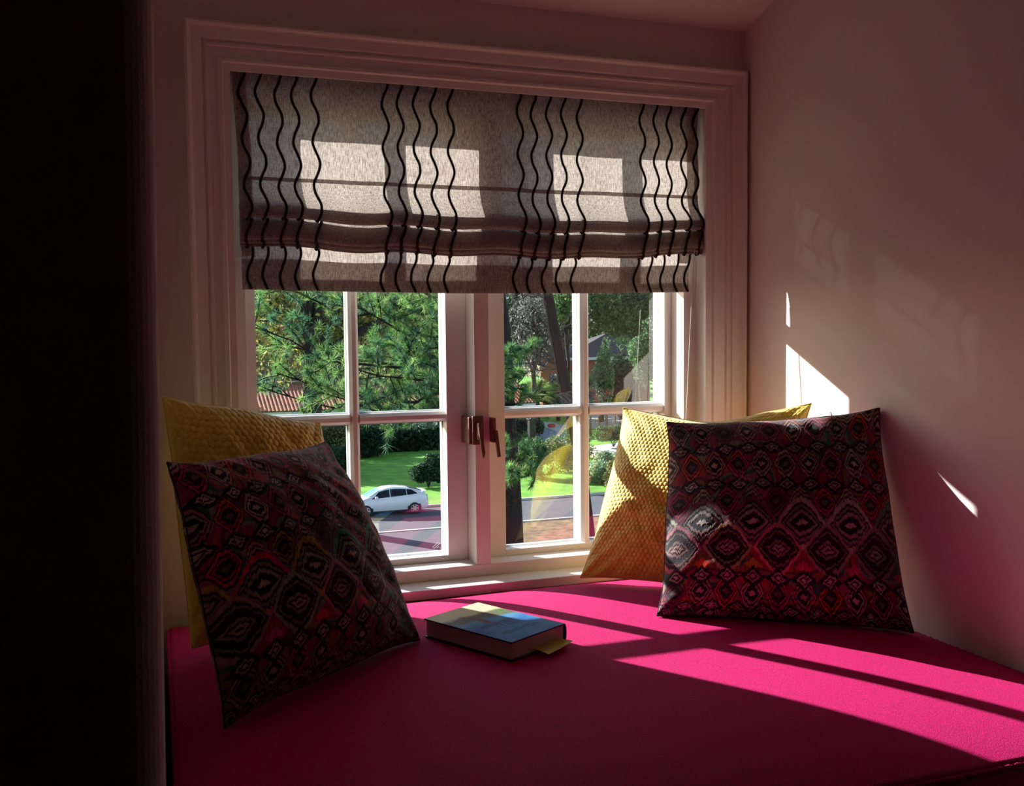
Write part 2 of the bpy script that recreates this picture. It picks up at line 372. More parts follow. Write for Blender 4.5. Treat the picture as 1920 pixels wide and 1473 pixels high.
def blind_sheet(name, s0, s1, off, ns, nx, x0=.2015, x1=1.4925):
    s = np.linspace(s0, s1, ns); x = np.linspace(x0, x1, nx); S, X = np.meshgrid(s, x, indexing='ij'); return grid(name, blind_pt(S, X, off), 'linen', blind)
o = blind_sheet('shade_fabric', 0, SL[-1], 0., 360, 160)
o = blind_sheet('hem', SL[-1]-.075, SL[-1]-.0005, -.0025, 10, 160)   # doubled cloth of the hem, behind the face
o = blind_sheet('side_turning', .004, SL[-1]-.08, -.0015, 300, 6, .2022, .236)
o = blind_sheet('side_turning', .004, SL[-1]-.08, -.0015, 300, 6, 1.458, 1.492)
xt = [.223, .263, .309, .350, .398, .578, .618, .661, .706, .752, .948, .988, .1031*10, .1075*10, .1122*10, 1.315, 1.359, 1.402, 1.448, 1.484]
s = np.linspace(.003, SL[-1]-.001, 900)
for k, x in enumerate(xt):
    X = x+.0085*np.sin(2*math.pi*(s+.028+.004*math.sin(k*2.1))/.112)+.0003*np.sin(s*190+k)
    rad = .0034*(1+.25*np.sin(s*2200+k))
    tube('wavy_cord', blind_pt(s, X, .0024), rad, 'cord', blind, 6)
b = B(); b.box(.204-BL[0], 1.49-BL[0], .016, .030, -.020, .004, .002); b.done('headrail', 'trim', blind)
P0, P1, P2 = at(1302, 468, -.002), at(1297, 563, .0), at(1286, 800, -.005)
P0b, P1b = at(1307, 470, -.0), at(1304, 566, .0)
tube('lift_cord', np.array([P0, (P0+P1)/2, P1])-np.array(BL), .0009, 'white_cord', blind)
tube('lift_cord', np.array([P0b, (P0b+P1b)/2, P1b, P1])-np.array(BL), .0009, 'white_cord', blind)
tube('cord_tassel', np.array([P1, P1*.66+P2*.34, P1*.33+P2*.67, P2])-np.array(BL), [.0014, .0015, .0016, .0016], 'white_cord', blind)

blind_sheet('batten_pocket', float(np.interp(-.392, -PP[:60, 1], SL[:60])), float(np.interp(-.382, -PP[:60, 1], SL[:60])), .0022, 5, 120)

# ------------------------------------------------------------------ window seat
b = B(); b.box(.016, XR-.004, -1.40, -.001, ZF, -.80, .002)
bench = b.done('window_bench', 'bench'); props(bench, 'painted box bench below the magenta seat cushion', 'bench')
cush = props(empty('seat_cushion', (.82, -.7, -.80)), 'magenta felt seat cushion filling the whole window seat', 'seat cushion')
CO = np.array(cush.location)
X0, X1, Y0, Y1 = .014, XR-.003, -1.328, -.043
def cush_top(x, y):
    u = (x-(X0+X1)/2)/((X1-X0)/2); v = (y-(Y0+Y1)/2)/((Y1-Y0)/2)
    return -.690+.032*(1-np.abs(u)**3.5)*(1-np.abs(v)**5)+.0015*np.sin(x*7+1)*np.cos(y*5)*(1-u*u)
u = np.sin(np.linspace(-math.pi/2, math.pi/2, 140)); X, Y = np.meshgrid((X0+X1)/2+u*(X1-X0)/2, (Y0+Y1)/2+u*(Y1-Y0)/2, indexing='ij')
U, Vv = np.meshgrid(u, u, indexing='ij'); edge = np.maximum(np.abs(U), np.abs(Vv))
Z = cush_top(X, Y)-.012*np.clip((edge-.985)/.015, 0, 1)**2
grid('cushion_top', np.stack([X, Y, Z], -1)-CO, 'velvet', cush, flip=True)
b = B(); b.box(X0-CO[0], X1-CO[0], Y0-CO[1], Y1-CO[1], 0.001, -.703+.80, .012); b.done('cushion_side', 'velvet', cush, True)
def ring(z, inset):
    P = []
    r = .02; xs = (X0+inset, X1-inset); ys = (Y0+inset, Y1-inset)
    for cx, cy, a0 in ((xs[1]-r, ys[0]+r, -90), (xs[1]-r, ys[1]-r, 0), (xs[0]+r, ys[1]-r, 90), (xs[0]+r, ys[0]+r, 180)):
        for k in range(7):
            a = math.radians(a0+15*k); P.append((cx+r*math.cos(a), cy+r*math.sin(a), z))
    P.append(P[0]); P = np.array(P); out = []
    for a, c in zip(P[:-1], P[1:]):
        n = max(1, int(np.linalg.norm(c-a)/.006)); out += [a+(c-a)*t for t in np.linspace(0, 1, n, endpoint=False)]
    out = np.array(out); out = np.vstack([out, out[:1]]); out[:, 2] += .0012*np.sin(np.arange(len(out))*1.9); return out
tube('welt', ring(-.697, .001)-CO, .0042, 'velvet', cush, 8)
tube('welt', ring(-.793, .001)-CO, .0042, 'velvet', cush, 8)

# ------------------------------------------------------------------ pillows
def pillow_grid(C, n, thick, pin=.07, side=1, dip=0., ex=.75, seed=0):
    """C: BL, BR, TR, TL corners; returns points n x n for the front (side=1) or back (-1), plus s,t"""
    BLc, BRc, TRc, TLc = [np.array(c, float) for c in C]
    a = np.linspace(-1, 1, n); a = np.sign(a)*np.abs(a)**.92
    U, V = np.meshgrid(a, a, indexing='ij')
    bul = .018; x = U*(1-pin*(1-np.abs(V)**5)+bul*(1-V*V)); y = V*(1-pin*(1-np.abs(U)**5)+bul*(1-U*U))
    rc = 1-.02*(np.abs(U)*np.abs(V))**10; x = x*rc; y = y*rc
    y = y-dip*np.exp(-(U*1.9)**2)*np.clip((V+1)/2, 0, 1)**2
    x = x+.012*(vnoise(V*4+3, U*0+seed, seed)-.5)*np.abs(U)**6; y = y+.012*(vnoise(U*4+5, V*0+seed, seed)-.5)*np.abs(V)**6
    s, t = (x+1)/2, (y+1)/2
    P = (BLc*((1-s)*(1-t))[..., None]+BRc*(s*(1-t))[..., None]+TRc*(s*t)[..., None]+TLc*((1-s)*t)[..., None])
    nrm = np.cross(BRc-BLc, TLc-BLc); nrm /= np.linalg.norm(nrm)     # faces the viewer
    h = ((1-U*U)*(1-V*V)).clip(0)**ex*thick
    cr = np.exp(-3.2*(1-np.abs(U)))*np.exp(-3.2*(1-np.abs(V)))
    wr = (vnoise(U*5+9+seed, V*5+3, seed)-.5)*.016*(h/thick)+(vnoise((U+V)*7, (U-V)*3, seed+2)-.5)*.010*(h/thick)
    wr += .010*np.sin((np.abs(U)-np.abs(V))*26)*cr*(h/thick)**.5
    P = P+nrm*side*(h+wr)[..., None]
    return P, (U+1)/2, (V+1)/2, nrm, h
def rest(P):        # the pillow settles on the cushion instead of sinking in
    P[..., 2] = np.maximum(P[..., 2], cush_top(P[..., 0], P[..., 1])+.0015); P[..., 0] = np.clip(P[..., 0], .014, XR-.003); return P
def smoothstep(a, b_, x):
    t = np.clip((x-a)/(b_-a), 0, 1); return t*t*(3-2*t)
def hexdome(s, t, W, H, pitch, seed):
    pitch = .0185 if seed == 9 else pitch
    x = s*W+.0014*vnoise(s*40, t*40, seed); y = t*H+.0014*vnoise(s*40+7, t*40+3, seed+1)
    dy = pitch*.866; best = np.full(s.shape, 9.)
    for q in (0, 1):
        yy = (y-q*dy)/(2*dy); xx = (x-q*pitch/2)/pitch
        d = np.hypot((xx-np.round(xx))*pitch, (yy-np.round(yy))*2*dy); best = np.minimum(best, d)
    return (1-(best/(pitch*.56))**2).clip(0)
def hashf(a, b_, s):
    v = np.sin(a*12.9898+b_*78.233+s*37.719)*43758.5453; return v-np.floor(v)
DARK = np.array(lin('1c1424')[:3]); MAUVE = np.array(lin('c4a8a2')[:3])
PAL = np.array([lin(c)[:3] for c in ('d8324a', 'e04a28', 'c92764', 'b9a08f', '3f8a72', 'd0567c', 'b58a22', '7f2d4c')])
def ikat(s, t, seed):
    """rows of nested diamonds and ogees with the feathered vertical edges of ikat weaving; t runs upward"""
    T = 1-t+(vnoise(s*190, t*9, seed)-.5)*.015+(vnoise(s*80, t*6, seed+5)-.5)*.010+.006*np.sin(s*5+seed)
    S = s+(vnoise(s*20, t*90, seed+9)-.5)*.003
    n = 9.6
    idx = (np.floor(vnoise(s*7, t*8, seed+3)*15.99) % 8).astype(int)
    C = DARK*.62+PAL[idx]*.38; H = np.full(s.shape, .3)
    # (centre from the top, height, number across, phase, kind)
    rows = [(-.02, .17, n, 0, 'med'), (.085, .17, n, .5, 'med'), (.28, .165, n, 0, 'med'), (.47, .15, n, .5, 'med'), (.90, .16, n, .5, 'med'),
            (.575, .25, n/2, .25, 'eye'), (.695, .25, n/2, .75, 'lobe'), (1.0, .12, n, 0, 'med'), (.775, .07, n/2, .25, 'blob'),
            (.19, .082, n, .5, 'dia'), (.385, .082, n, 0, 'dia'), (.83, .088, n, .5, 'dia'), (.965, .05, n, 0, 'dia')]
    for r, (tc, h, nn, ph, kind) in enumerate(rows):
        a = S*nn+ph; ci = np.floor(a+.5); a = a-ci; bb = np.abs((T-tc)/h)*2; aa = np.abs(a)*2
        k = hashf(ci, np.zeros_like(ci)+r, seed); k2 = hashf(ci, np.zeros_like(ci)+r+30, seed); odd = (ci % 2)[..., None]
        outer = PAL[(k*7.99).astype(int)]; light = MAUVE*(.6+.35*k2)[..., None]
        if kind == 'dia': d = aa*1.02+bb; bands = [(0, .24, light), (.24, .42, DARK), (.42, .62, light*.8), (.62, 1.04, DARK*.9)]
        elif kind == 'blob': d = aa*2.2+bb; bands = [(0, .8, outer*.9)]
        elif kind == 'med':
            d = aa**1.6*1.02+bb**.95*.98
            bands = [(0, .17, light*(1-odd*.75)), (.17, .46, DARK), (.46, .60, light*.75*(1-odd)+outer*.5*odd), (.60, .72, DARK*(1-odd*.3)), (.72, .90, outer*(.4+.35*odd)+light*.35*(1-odd)), (.90, 1.02, DARK)]
        elif kind == 'eye':
            d = aa**1.6+bb**.95; bands = [(0, .12, light), (.12, .36, DARK), (.36, .50, light*.62), (.50, .60, DARK*1.3), (.60, .70, light*.45), (.70, .80, DARK), (.80, 1.0, outer*.9)]
        else:
            d = aa**1.5+bb**.95; bands = [(0, .06, DARK), (.06, .16, light*.8), (.16, .24, DARK), (.24, .34, light*.5), (.34, .62, DARK*1.1), (.62, .68, light*.45), (.68, .82, DARK*1.2), (.82, .98, light*.45+outer*.4)]
        for lo, hi, c in bands:
            m = (1-smoothstep(hi-.025, hi+.025, d))
            if lo: m = m*smoothstep(lo-.025, lo+.025, d)
            c = np.broadcast_to(c, C.shape); C = C*(1-m[..., None])+c*m[..., None]
            H = H*(1-m)+m*np.clip(c.mean(-1)*2, 0, 1)
    C = C*(1+.5*(vnoise(s*3+11, t*4, seed+8)[..., None]-.5)*np.array([1.6, .2, .2]))
    fe = vnoise(s*230, t*30, seed+4)*.6+vnoise(s*90, t*18, seed+6)*.4; C = C*(.55+.8*fe)[..., None]+DARK*(fe < .3)[..., None]*.15
    return np.clip(C, .004, .9), H
def pillow(name, C, thick, kind, label, seed, n=360, pin=.07, dip=0., back=None, ex=.75, bex=.4):
    base = (np.array(C[0])+np.array(C[1]))/2
    r = props(empty(name, tuple(base)), label, 'pillow')
    W = np.linalg.norm(np.array(C[1])-np.array(C[0])); H = np.linalg.norm(np.array(C[3])-np.array(C[0]))
    P, s, t, nrm, h = pillow_grid(C, n, thick, pin, 1, dip, ex, seed=seed)
    fade = (h/thick).clip(0, 1)**.5
    if kind == 'ikat':
        c, hh = ikat(s, t, seed); P = rest(P+nrm*((hh-.3)*.0016*fade)[..., None])
        grid('front_cover', P-base, 'ikat', r, c)
    else:
        d = hexdome(s, t, W, H, .0138, seed); P = P+nrm*((d**.7-.5)*(.0044 if seed != 9 else .0055)*fade)[..., None]; P = rest(P)
        grid('front_cover', P-base, 'honey', r)
    nb = 120; P2, s2, t2, nrm, h2 = pillow_grid(C, nb, back or thick*.8, pin, -1, dip, bex, seed=seed+1); P2 = rest(P2)
    if kind == 'ikat': grid('back_cover', P2-base, 'ikat', r, ikat(s2, t2, seed+1)[0], True)
    else:
        d = hexdome(s2, t2, W, H, .0142, seed); grid('back_cover', P2-base, 'honey', r, None, True)
    E = np.concatenate([P[:, 0], P[-1, 1:], P[::-1, -1][1:], P[0, ::-1][1:]])[::2]; E = np.vstack([E, E[:1]])
    if kind == 'ikat': tube('seam', E-base, .0016, 'zip', r, 5)
    else: tube('seam', E-base, .0018, 'honey', r, 5)
    return r
zs = -.664
pillow('ikat_pillow', [(1.076, -.494, zs+.004), (1.590, -.768, -.683), (1.633, -.592, -.180), (1.190, -.338, -.218)], .108, 'ikat', 'ikat velvet pillow propped against the right wall in front of the mustard pillow', 1, 460, .075, .02, .10, .6, .25)
pillow('honeycomb_pillow', [(1.058, -.092, zs+.001), (1.440, -.520, zs+.005), (1.612, -.360, -.182), (1.250, .025, -.208)], .090, 'honey', 'mustard honeycomb velvet pillow in the sunlit right corner of the window seat', 3, 460, .085, .15, .05, .65)
pillow('ikat_pillow', [(.092, -.775, -.677), (.530, -.458, zs+.002), (.358, -.292, -.232), (.014, -.575, -.226)], .130, 'ikat', 'ikat velvet pillow in shade, leaning at the left end of the window seat', 6, 460, .085, .0, .06, .5)
pillow('honeycomb_pillow', [(.055, -.345, zs+.003), (.480, -.180, zs+.003), (.376, -.115, -.208), (.014, -.250, -.122)], .072, 'honey', 'mustard honeycomb velvet pillow in shade, mostly hidden behind the left ikat pillow', 9, 420, .05, -.02, .03, .5)

# ------------------------------------------------------------------ book
near = np.array([.657, -.676, 0]); A_ = np.array([-.121, .227, 0]); Bv_ = np.array([.150, .0795, 0])
LL, WW = np.linalg.norm(A_), np.linalg.norm(Bv_)
zb = -.6565; bk = props(empty('book', (near[0], near[1], zb), math.atan2(Bv_[1], Bv_[0])), 'closed hardback book with a blue seaside cover lying on the cushion', 'book')
TH = .041                              # local x along the short edge, y along the fore edge (away to the left)
b = B(); b.box(.004, WW-.002, .004, LL-.004, .0035, TH-.0035, .001); b.done('page_block', 'pages', bk)
b = B(); b.box(0, WW, 0, LL, 0, .003, .0008); b.done('back_board', 'cover_edge', bk)
b = B(); b.box(0, WW, 0, LL, TH-.003, TH-.0002, .0006); b.done('front_board', 'cover_edge', bk)
sp = [];  K = 12
for k in range(K+1):
    a = -math.pi/2+math.pi*k/K; sp.append((WW+.006*math.cos(a)-.001, TH/2+TH/2*math.sin(a)))
for k in range(K, -1, -1):
    a = -math.pi/2+math.pi*k/K; sp.append((WW+.0035*math.cos(a)-.001, TH/2+(TH/2-.003)*math.sin(a)))
b = B(); b.prism([(x, 0, z) for x, z in sp], (0, LL, 0)); b.done('spine', 'cover_edge', bk)
# jacket picture: v runs from the near-right (sky/sea end with title) to the far-left (sand end)
u_, v_ = np.meshgrid(np.linspace(0, 1, 120), np.linspace(0, 1, 180), indexing='ij')
c = np.zeros(u_.shape+(3,))
sea = np.array(lin('1f549c')[:3]); sea2 = np.array(lin('5a9cc8')[:3]); sand = np.array(lin('e6dcae')[:3]); green = np.array(lin('5d7d4a')[:3]); brown = np.array(lin('7a4a34')[:3]); grey = np.array(lin('6f675f')[:3])
k = vnoise(u_*4, v_*6, 2); c = sea*(1-.6*k[..., None])+sea2*.6*k[..., None]
m = smoothstep(.45, .6, v_+.12*(vnoise(u_*5, v_*5, 4)-.5)+.08*u_); c = c*(1-m[..., None])+sea2*m[..., None]*.9
m = smoothstep(.62, .70, v_+.1*(vnoise(u_*6, v_*6, 5)-.5)+.15*u_); c = c*(1-m[..., None])+grey*m[..., None]
m = smoothstep(.74, .82, v_+.05*(vnoise(u_*9, v_*6, 5)-.5)+.05*u_); c = c*(1-m[..., None])+sand*m[..., None]
m = np.exp(-((u_-.88)/.12)**2-((v_-.66)/.09)**2)*1.6*vnoise(u_*50, v_*60, 1); m = m.clip(0, 1); c = c*(1-m[..., None])+green*m[..., None]
m = (np.exp(-((u_-.42)/.05)**2-((v_-.56)/.10)**2)*1.3).clip(0, 1); c = c*(1-m[..., None])+brown*m[..., None]
o = grid('jacket_front', np.stack([.0005+u_*(WW-.001), .0005+v_*(LL-.001), TH+0*u_+.0001], -1), 'jacket', bk, c)
tl = []
M['title_red'] = mat('title_ink', 'a85a6a', .5)
M['title_gold'] = mat('author_ink', '8d9c66', .5)
for row, (vv, mm, u0, u1) in enumerate(((.43, 'title_red', .18, .78), (.36, 'title_red', .36, .62), (.2, 'title_gold', .2, .8))):
    L_ = []
    for i in range(11 if row != 1 else 4):
        uu = u0+(u1-u0)*i/(10 if row != 1 else 3); hh = .010+.004*((i*7) % 3)
        P = [(uu*WW+.003*math.sin(q*1.7+i)*(.5), vv*LL+hh*(q/6-.5), TH+.0003) for q in range(7)]
        L_.append((np.array(P), .0004))
    o = tubes('title_line' if row < 2 else 'author_line', L_, mm, bk, 4)
b = B(); b.prism([(WW*.42, .02, TH*.30), (WW*.86, .02, TH*.34), (WW*.93, -.030, TH*.30), (WW*.66, -.036, TH*.22), (WW*.40, -.040, TH*.20)], (0, 0, .0006))
o = b.done('bookmark_note', 'note', bk); o['label'] = 'yellow paper slip sticking out of the pages'

# ------------------------------------------------------------------ outdoors
G = -9.8
def slab(name, pts, m, z, th=.05):
    b = B(); b.prism([(p[0], p[1], z-th) for p in pts], (0, 0, th)); o = b.done(name, m); return structure(o)
b = B(); b.box(-90, 160, 58-6.0, 210, G-.3, G); structure(b.done('lawn', 'lawn'))
b = B(); b.box(-90, 160, 28, 45.3, G-.3, G-.001); structure(b.done('front_yard', 'litter'))
b = B(); b.box(-90, 160, 45.3, 52.0, G-.3, G-.06); structure(b.done('street', 'asphalt'))
slab('street_apron', [(-60, 30), (12.5, 30), (15.2, 38), (17.5, 45.3), (-60, 45.3)], 'asphalt', G+.02)
b = B(); b.box(-90, 160, 51.85, 52.05, G-.1, G+.06).box(-90, 160, 45.15, 45.35, G-.1, G+.06); structure(b.done('curb', 'concrete'))
slab('driveway_front', [on(1094, 838, G)[:2], on(1200, 826, G)[:2], on(1215, 862, G)[:2], on(1150, 872, G)[:2], on(1094, 850, G)[:2]], 'concrete', G+.04)
M['side_drive'] = mat('side_drive', 'a4a6ac', .9, .08, 1.)
slab('driveway_side', [on(940, 790, G)[:2], on(1075, 797, G)[:2], on(1085, 826, G)[:2], on(1060, 836, G)[:2], on(940, 806, G)[:2]], 'side_drive', G+.03)
slab('sidewalk', [on(930, 786, G)[:2], on(1040, 793, G)[:2], on(1064, 810, G)[:2], on(1048, 812, G)[:2], on(1010, 797, G)[:2], on(930, 790, G)[:2]], 'concrete', G+.06)
slab('terrace', [on(1096, 770, G)[:2], on(1260, 766, G)[:2], on(1250, 799, G)[:2], on(1096, 803, G)[:2]], 'concrete', G+.03)

def leaves(N, pts, size, cols, flat=.0):
    """N random leaf triangles around the given points"""
    ctr = pts; a = rng.normal(size=(N, 3)); a /= np.linalg.norm(a, axis=1)[:, None]
    b_ = np.cross(a, rng.normal(size=(N, 3))); b_ /= np.linalg.norm(b_, axis=1)[:, None]
    sz = size*(.6+.8*rng.random(N))[:, None]
    V = np.stack([ctr-b_*sz*.35, ctr+a*sz*.9, ctr+b_*sz*.35, ctr-a*sz*.35], 1).reshape(-1, 3)
    F = np.arange(N*4).reshape(-1, 4)
    ci = rng.integers(0, len(cols), N); c = np.array([lin(k)[:3] for k in cols])[ci]*(.65+.7*rng.random((N, 1)))
    return V, F, np.repeat(c, 4, axis=0)
def crown(name, parent, C, R, N, size, cols, lumps=14):
    C = np.array(C, float); R = np.array(R, float)
    d = rng.normal(size=(lumps, 3)); d /= np.linalg.norm(d, axis=1)[:, None]; LC = C+d*R*(.35+.4*rng.random((lumps, 1)))
    LR = R*(.32+.22*rng.random((lumps, 1)))
    k = rng.integers(0, lumps, N); q = rng.normal(size=(N, 3)); q /= np.linalg.norm(q, axis=1)[:, None]
    P = LC[k]+q*LR[k]*(rng.random((N, 1))**.28)
    V, F, c = leaves(N, P, size, cols); c = c*np.repeat((.7+.5*rng.random(lumps))[k], 4)[:, None]
    o = mesh(name, V-np.array(parent.location), F, 'leaf', parent, False, c); o['kind'] = 'stuff'; return o
def tree(name, label, base, top, r0, C, R, N, size, cols, bark='bark', cat='tree', nbr=7, group=None, lumps=14):
    base = np.array(base, float); t = props(empty(name, tuple(base)), label, cat, group)
    top = np.array(top, float); P = np.array([base+(top-base)*k/8+rng.normal(size=3)*np.array([.12, .12, 0])*(0 < k) for k in range(9)])
    tube('trunk', P-base, np.linspace(r0, r0*.45, 9), bark, t, 9)
    br = []
    for i in range(nbr):
        p = base+(top-base)*(.45+.5*i/max(1, nbr-1)); d = rng.normal(size=3); d[2] = abs(d[2])*.6+.3; d /= np.linalg.norm(d)
        e = np.array(C)+(rng.random(3)-.5)*2*np.array(R)*.8; m_ = (p+e)/2+rng.normal(size=3)*.3
        br.append((np.array([p, (p+m_)/2, m_, (m_+e)/2, e])-base, np.linspace(r0*.4, r0*.07, 5)))
    if br: tubes('branches', br, bark, t, 6)
    if N: crown('foliage', t, C, R, N, size, cols, lumps)
    return t
GR = ('4f7348', '5f8754', '41603f', '6d9160', '3a553c'); DK = ('2c4232', '36513c', '26382c', '40603f'); OL = ('86865a', '989562', '74794f', 'aba66f', '61744a'); YL = ('c2b560', 'b5aa5c', '8a9456', 'd2c670'); GY = ('8a8c88', '9a9a98', '72786f', '65705f')
# --- the near long-needled pine
pb = np.array([at(952, 780, 22)[0], 22.0, G]); pine = props(empty('pine_tree', tuple(pb)), 'tall near pine with long needle tufts, its thick dark trunk beside the window mullion', 'tree')
tk = np.array([[at(958, 900, 22)[0]+.02, 22, G], [at(955, 950, 22)[0], 22, -5], [at(948, 800, 22)[0], 22, -2], [at(942, 700, 22)[0], 22, 0], [at(934, 550, 22)[0], 22.1, 1.4], [at(915, 300, 22)[0], 22.3, 5], [at(905, 100, 22)[0], 22.5, 9]])
tube('trunk', smooth_path(tk, 6)-pb, np.interp(np.arange(37), [0, 6, 12, 36], [.42, .36, .26, .13]), 'bark', pine, 16)
tuft_c, tuft_d, brs, tws = [], [], [], []
def add_branch(p, tip, r, n_tw, tl=(.5, 1.5), skip=.25):
    p = np.array(p, float); tip = np.array(tip, float); L = np.linalg.norm(tip-p)
    t = np.linspace(0, 1, 9)[:, None]; cur = p+(tip-p)*t+rng.normal(size=(9, 3))*.012*L*np.sin(t*3.14)+np.array([0, 0, -.07*L])*np.sin(t*3.14)
    brs.append((cur-pb, np.linspace(r*1.1, r*.25, 9)))
    for k in range(n_tw):
        f = skip+(1-skip)*(k+rng.random())/n_tw; q = np.array([np.interp(f, t[:, 0], cur[:, j]) for j in range(3)])
        d = (tip-p)/L*.5+rng.normal(size=3)*.55+np.array([0, 0, .25]); d /= np.linalg.norm(d); l = tl[0]+(tl[1]-tl[0])*rng.random()*(1.1-f*.5)
        e = q+d*l; tws.append((np.array([q, (q+e)/2+rng.normal(size=3)*.04, e])-pb, np.array([.014, .010, .006])))
        for g in (.45, .7, 1.0):
            tuft_c.append(q+(e-q)*g); tuft_d.append(d+rng.normal(size=3)*.3*(g < 1))
    tuft_c.append(tip); tuft_d.append((tip-p)/L)
def pt(px, py, Y): return at(px, py, Y)
# long limbs reaching left in front of the left sash, spread in depth
for (p0, p1) in [((940, 660, 22), (470, 610, 17)), ((940, 700, 22), (520, 700, 16)), ((940, 720, 22), (600, 735, 16)), ((938, 620, 22), (640, 560, 18)), ((938, 600, 22), (700, 640, 19)), ((940, 690, 22), (760, 660, 18)),
                 ((936, 560, 22), (480, 520, 18)), ((942, 730, 22), (500, 730, 18)), ((940, 650, 22), (800, 700, 20)), ((936, 540, 22), (650, 470, 17)), ((936, 500, 22), (420, 600, 20)), ((940, 640, 22), (540, 650, 20)), ((941, 745, 22), (700, 745, 19)), ((938, 640, 22), (660, 690, 16))]:
    add_branch(pt(*p0), pt(*p1), .05, 22)
for (p0, p1) in [((948, 700, 22), (1000, 640, 20)), ((948, 720, 22), (985, 700, 19)), ((950, 660, 22), (960, 650, 20)), ((950, 720, 22), (940, 690, 19)), ((952, 760, 22), (1010, 730, 21)),
                 ((955, 860, 22), (1010, 850, 21)), ((955, 880, 22), (1000, 890, 20.5)), ((953, 840, 22), (950, 830, 20)), ((955, 900, 22), (960, 880, 20.5)), ((955, 860, 22), (1030, 890, 21))]:
    add_branch(pt(*p0), pt(*p1), .03, 8, (.2, .6), .1)
for i in range(16):   # the rest of the tree, above what the window shows
    z = 3.5+6*i/16; a = i*2.4; p = np.array([pb[0]-.3, 22.2, z]); add_branch(p, p+np.array([math.cos(a), math.sin(a), .15])*(3.4-.12*i), .05, 9, (.4, 1.1))
for o_, L_ in (('branches', brs), ('twigs', tws)): tubes(o_, L_, 'bark', pine, 6)
TC = np.array(tuft_c); TD = np.array(tuft_d); TD /= np.linalg.norm(TD, axis=1)[:, None]; nt_ = len(TC); NN = 56
dirs = TD[:, None]*.75+rng.normal(size=(nt_, NN, 3))*.62; dirs /= np.linalg.norm(dirs, axis=2)[..., None]
ln = (.15+.10*rng.random((nt_, NN, 1))); root = TC[:, None]-TD[:, None]*rng.random((nt_, NN, 1))*.12; tip = root+dirs*ln
sd = np.cross(dirs, rng.normal(size=dirs.shape)); sd /= np.linalg.norm(sd, axis=2)[..., None]; wd = .0062
V = np.stack([root-sd*wd, root+sd*wd, tip], 2).reshape(-1, 3)-pb
base_c = np.array([lin(k)[:3] for k in ('648f4c', '7ba45a', '55825a', '93b56a', '4c7656')])[rng.integers(0, 5, nt_)]
cc = np.repeat(base_c*(.7+.6*rng.random((nt_, 1))), NN*3, axis=0)
o = mesh('needles', V, np.arange(len(V)).reshape(-1, 3), 'leaf', pine, False, cc); o['kind'] = 'stuff'

# --- leaning tree seen through the right sash
lb = np.array([at(1108, 1060, 37)[0], 37, G]); lt = props(empty('leaning_tree', tuple(lb)), 'tall bare trunk leaning left across the right window sash', 'tree')
lp = np.array([lb, at(1104, 1000, 37), at(1092, 900, 37), at(1076, 800, 37.2), at(1066, 760, 37.3), at(1054, 690, 37.5), at(1041, 620, 37.8), at(1030, 560, 38), at(1012, 480, 38.3), at(980, 330, 39), at(950, 150, 40)])
tube('trunk', smooth_path(lp, 5)-lb, np.interp(np.arange(51), [0, 5, 20, 50], [.36, .28, .24, .16]), 'bark', lt, 14)
sv = smooth_path(lp[3:9]+np.array([-.26, .02, 0]), 8); tube('sunlit_bark_edge', sv-lb+rng.normal(size=sv.shape)*.02, .045, 'bark_grey', lt, 6)  # paler strand along the trunk: sunlight on the bark edge, put in as colour
lbrs = []
for i in range(14):
    p = lp[4+i % 6]; e = p+np.array([(-1 if i % 2 else 1)*(1+1.6*random.random()), random.random()*1.5, .4+random.random()*1.5]); lbrs.append((np.array([p, (p+e)/2+rng.normal(size=3)*.2, e])-lb, [.05, .03, .012]))
tubes('branches', lbrs, 'bark_grey', lt, 5)
top = lp[-1]; crown('foliage', lt, top+np.array([0, 0, 2]), (4, 4, 2.5), 5000, .3, GR)

# --- dark forked tree behind the pine on the left
fb = np.array([at(585, 900, 48)[0], 48, G]); ft = props(empty('forked_tree', tuple(fb)), 'dark forked tree with yellowing leaves behind the pine, left sash', 'tree')
k0 = at(585, 660, 48)
tube('trunk', np.array([fb, (fb+k0)/2, k0])-fb, [.55, .5, .45], 'bark', ft, 10)
L_ = []
for pts, r0, r1 in (([(585, 660), (578, 610), (572, 550), (560, 430)], .36, .2), ([(585, 660), (592, 620), (596, 570), (610, 440)], .34, .2), ([(588, 640), (612, 590), (650, 550), (700, 500)], .2, .1), ([(590, 655), (612, 625), (622, 600), (640, 570)], .17, .08), ([(575, 630), (540, 600), (500, 560)], .12, .05),
                    ([(662, 628), (700, 610), (740, 580), (790, 545), (850, 500)], .2, .16), ([(585, 670), (640, 640), (680, 618), (720, 598)], .2, .2), ([(770, 700), (800, 655), (822, 610), (832, 560), (836, 500)], .13, .08), ([(700, 590), (760, 600), (800, 640), (820, 650)], .1, .05), ([(740, 575), (790, 580), (830, 590)], .08, .05)):
    P = np.array([at(x, y, 48+.02*i) for i, (x, y) in enumerate(pts)]); Q = smooth_path(P, 4); L_.append((Q-fb, np.linspace(r0, r1, len(Q))))
tubes('branches', L_, 'bark', ft, 8)
crown('foliage', ft, at(500, 560, 50), (6, 4, 5), 9000, .24, YL+OL)
crown('foliage', ft, at(760, 610, 51), (6, 4, 3.6), 9000, .22, OL)
crown('foliage', ft, at(640, 480, 50), (9, 4, 4), 9000, .26, OL+GR)

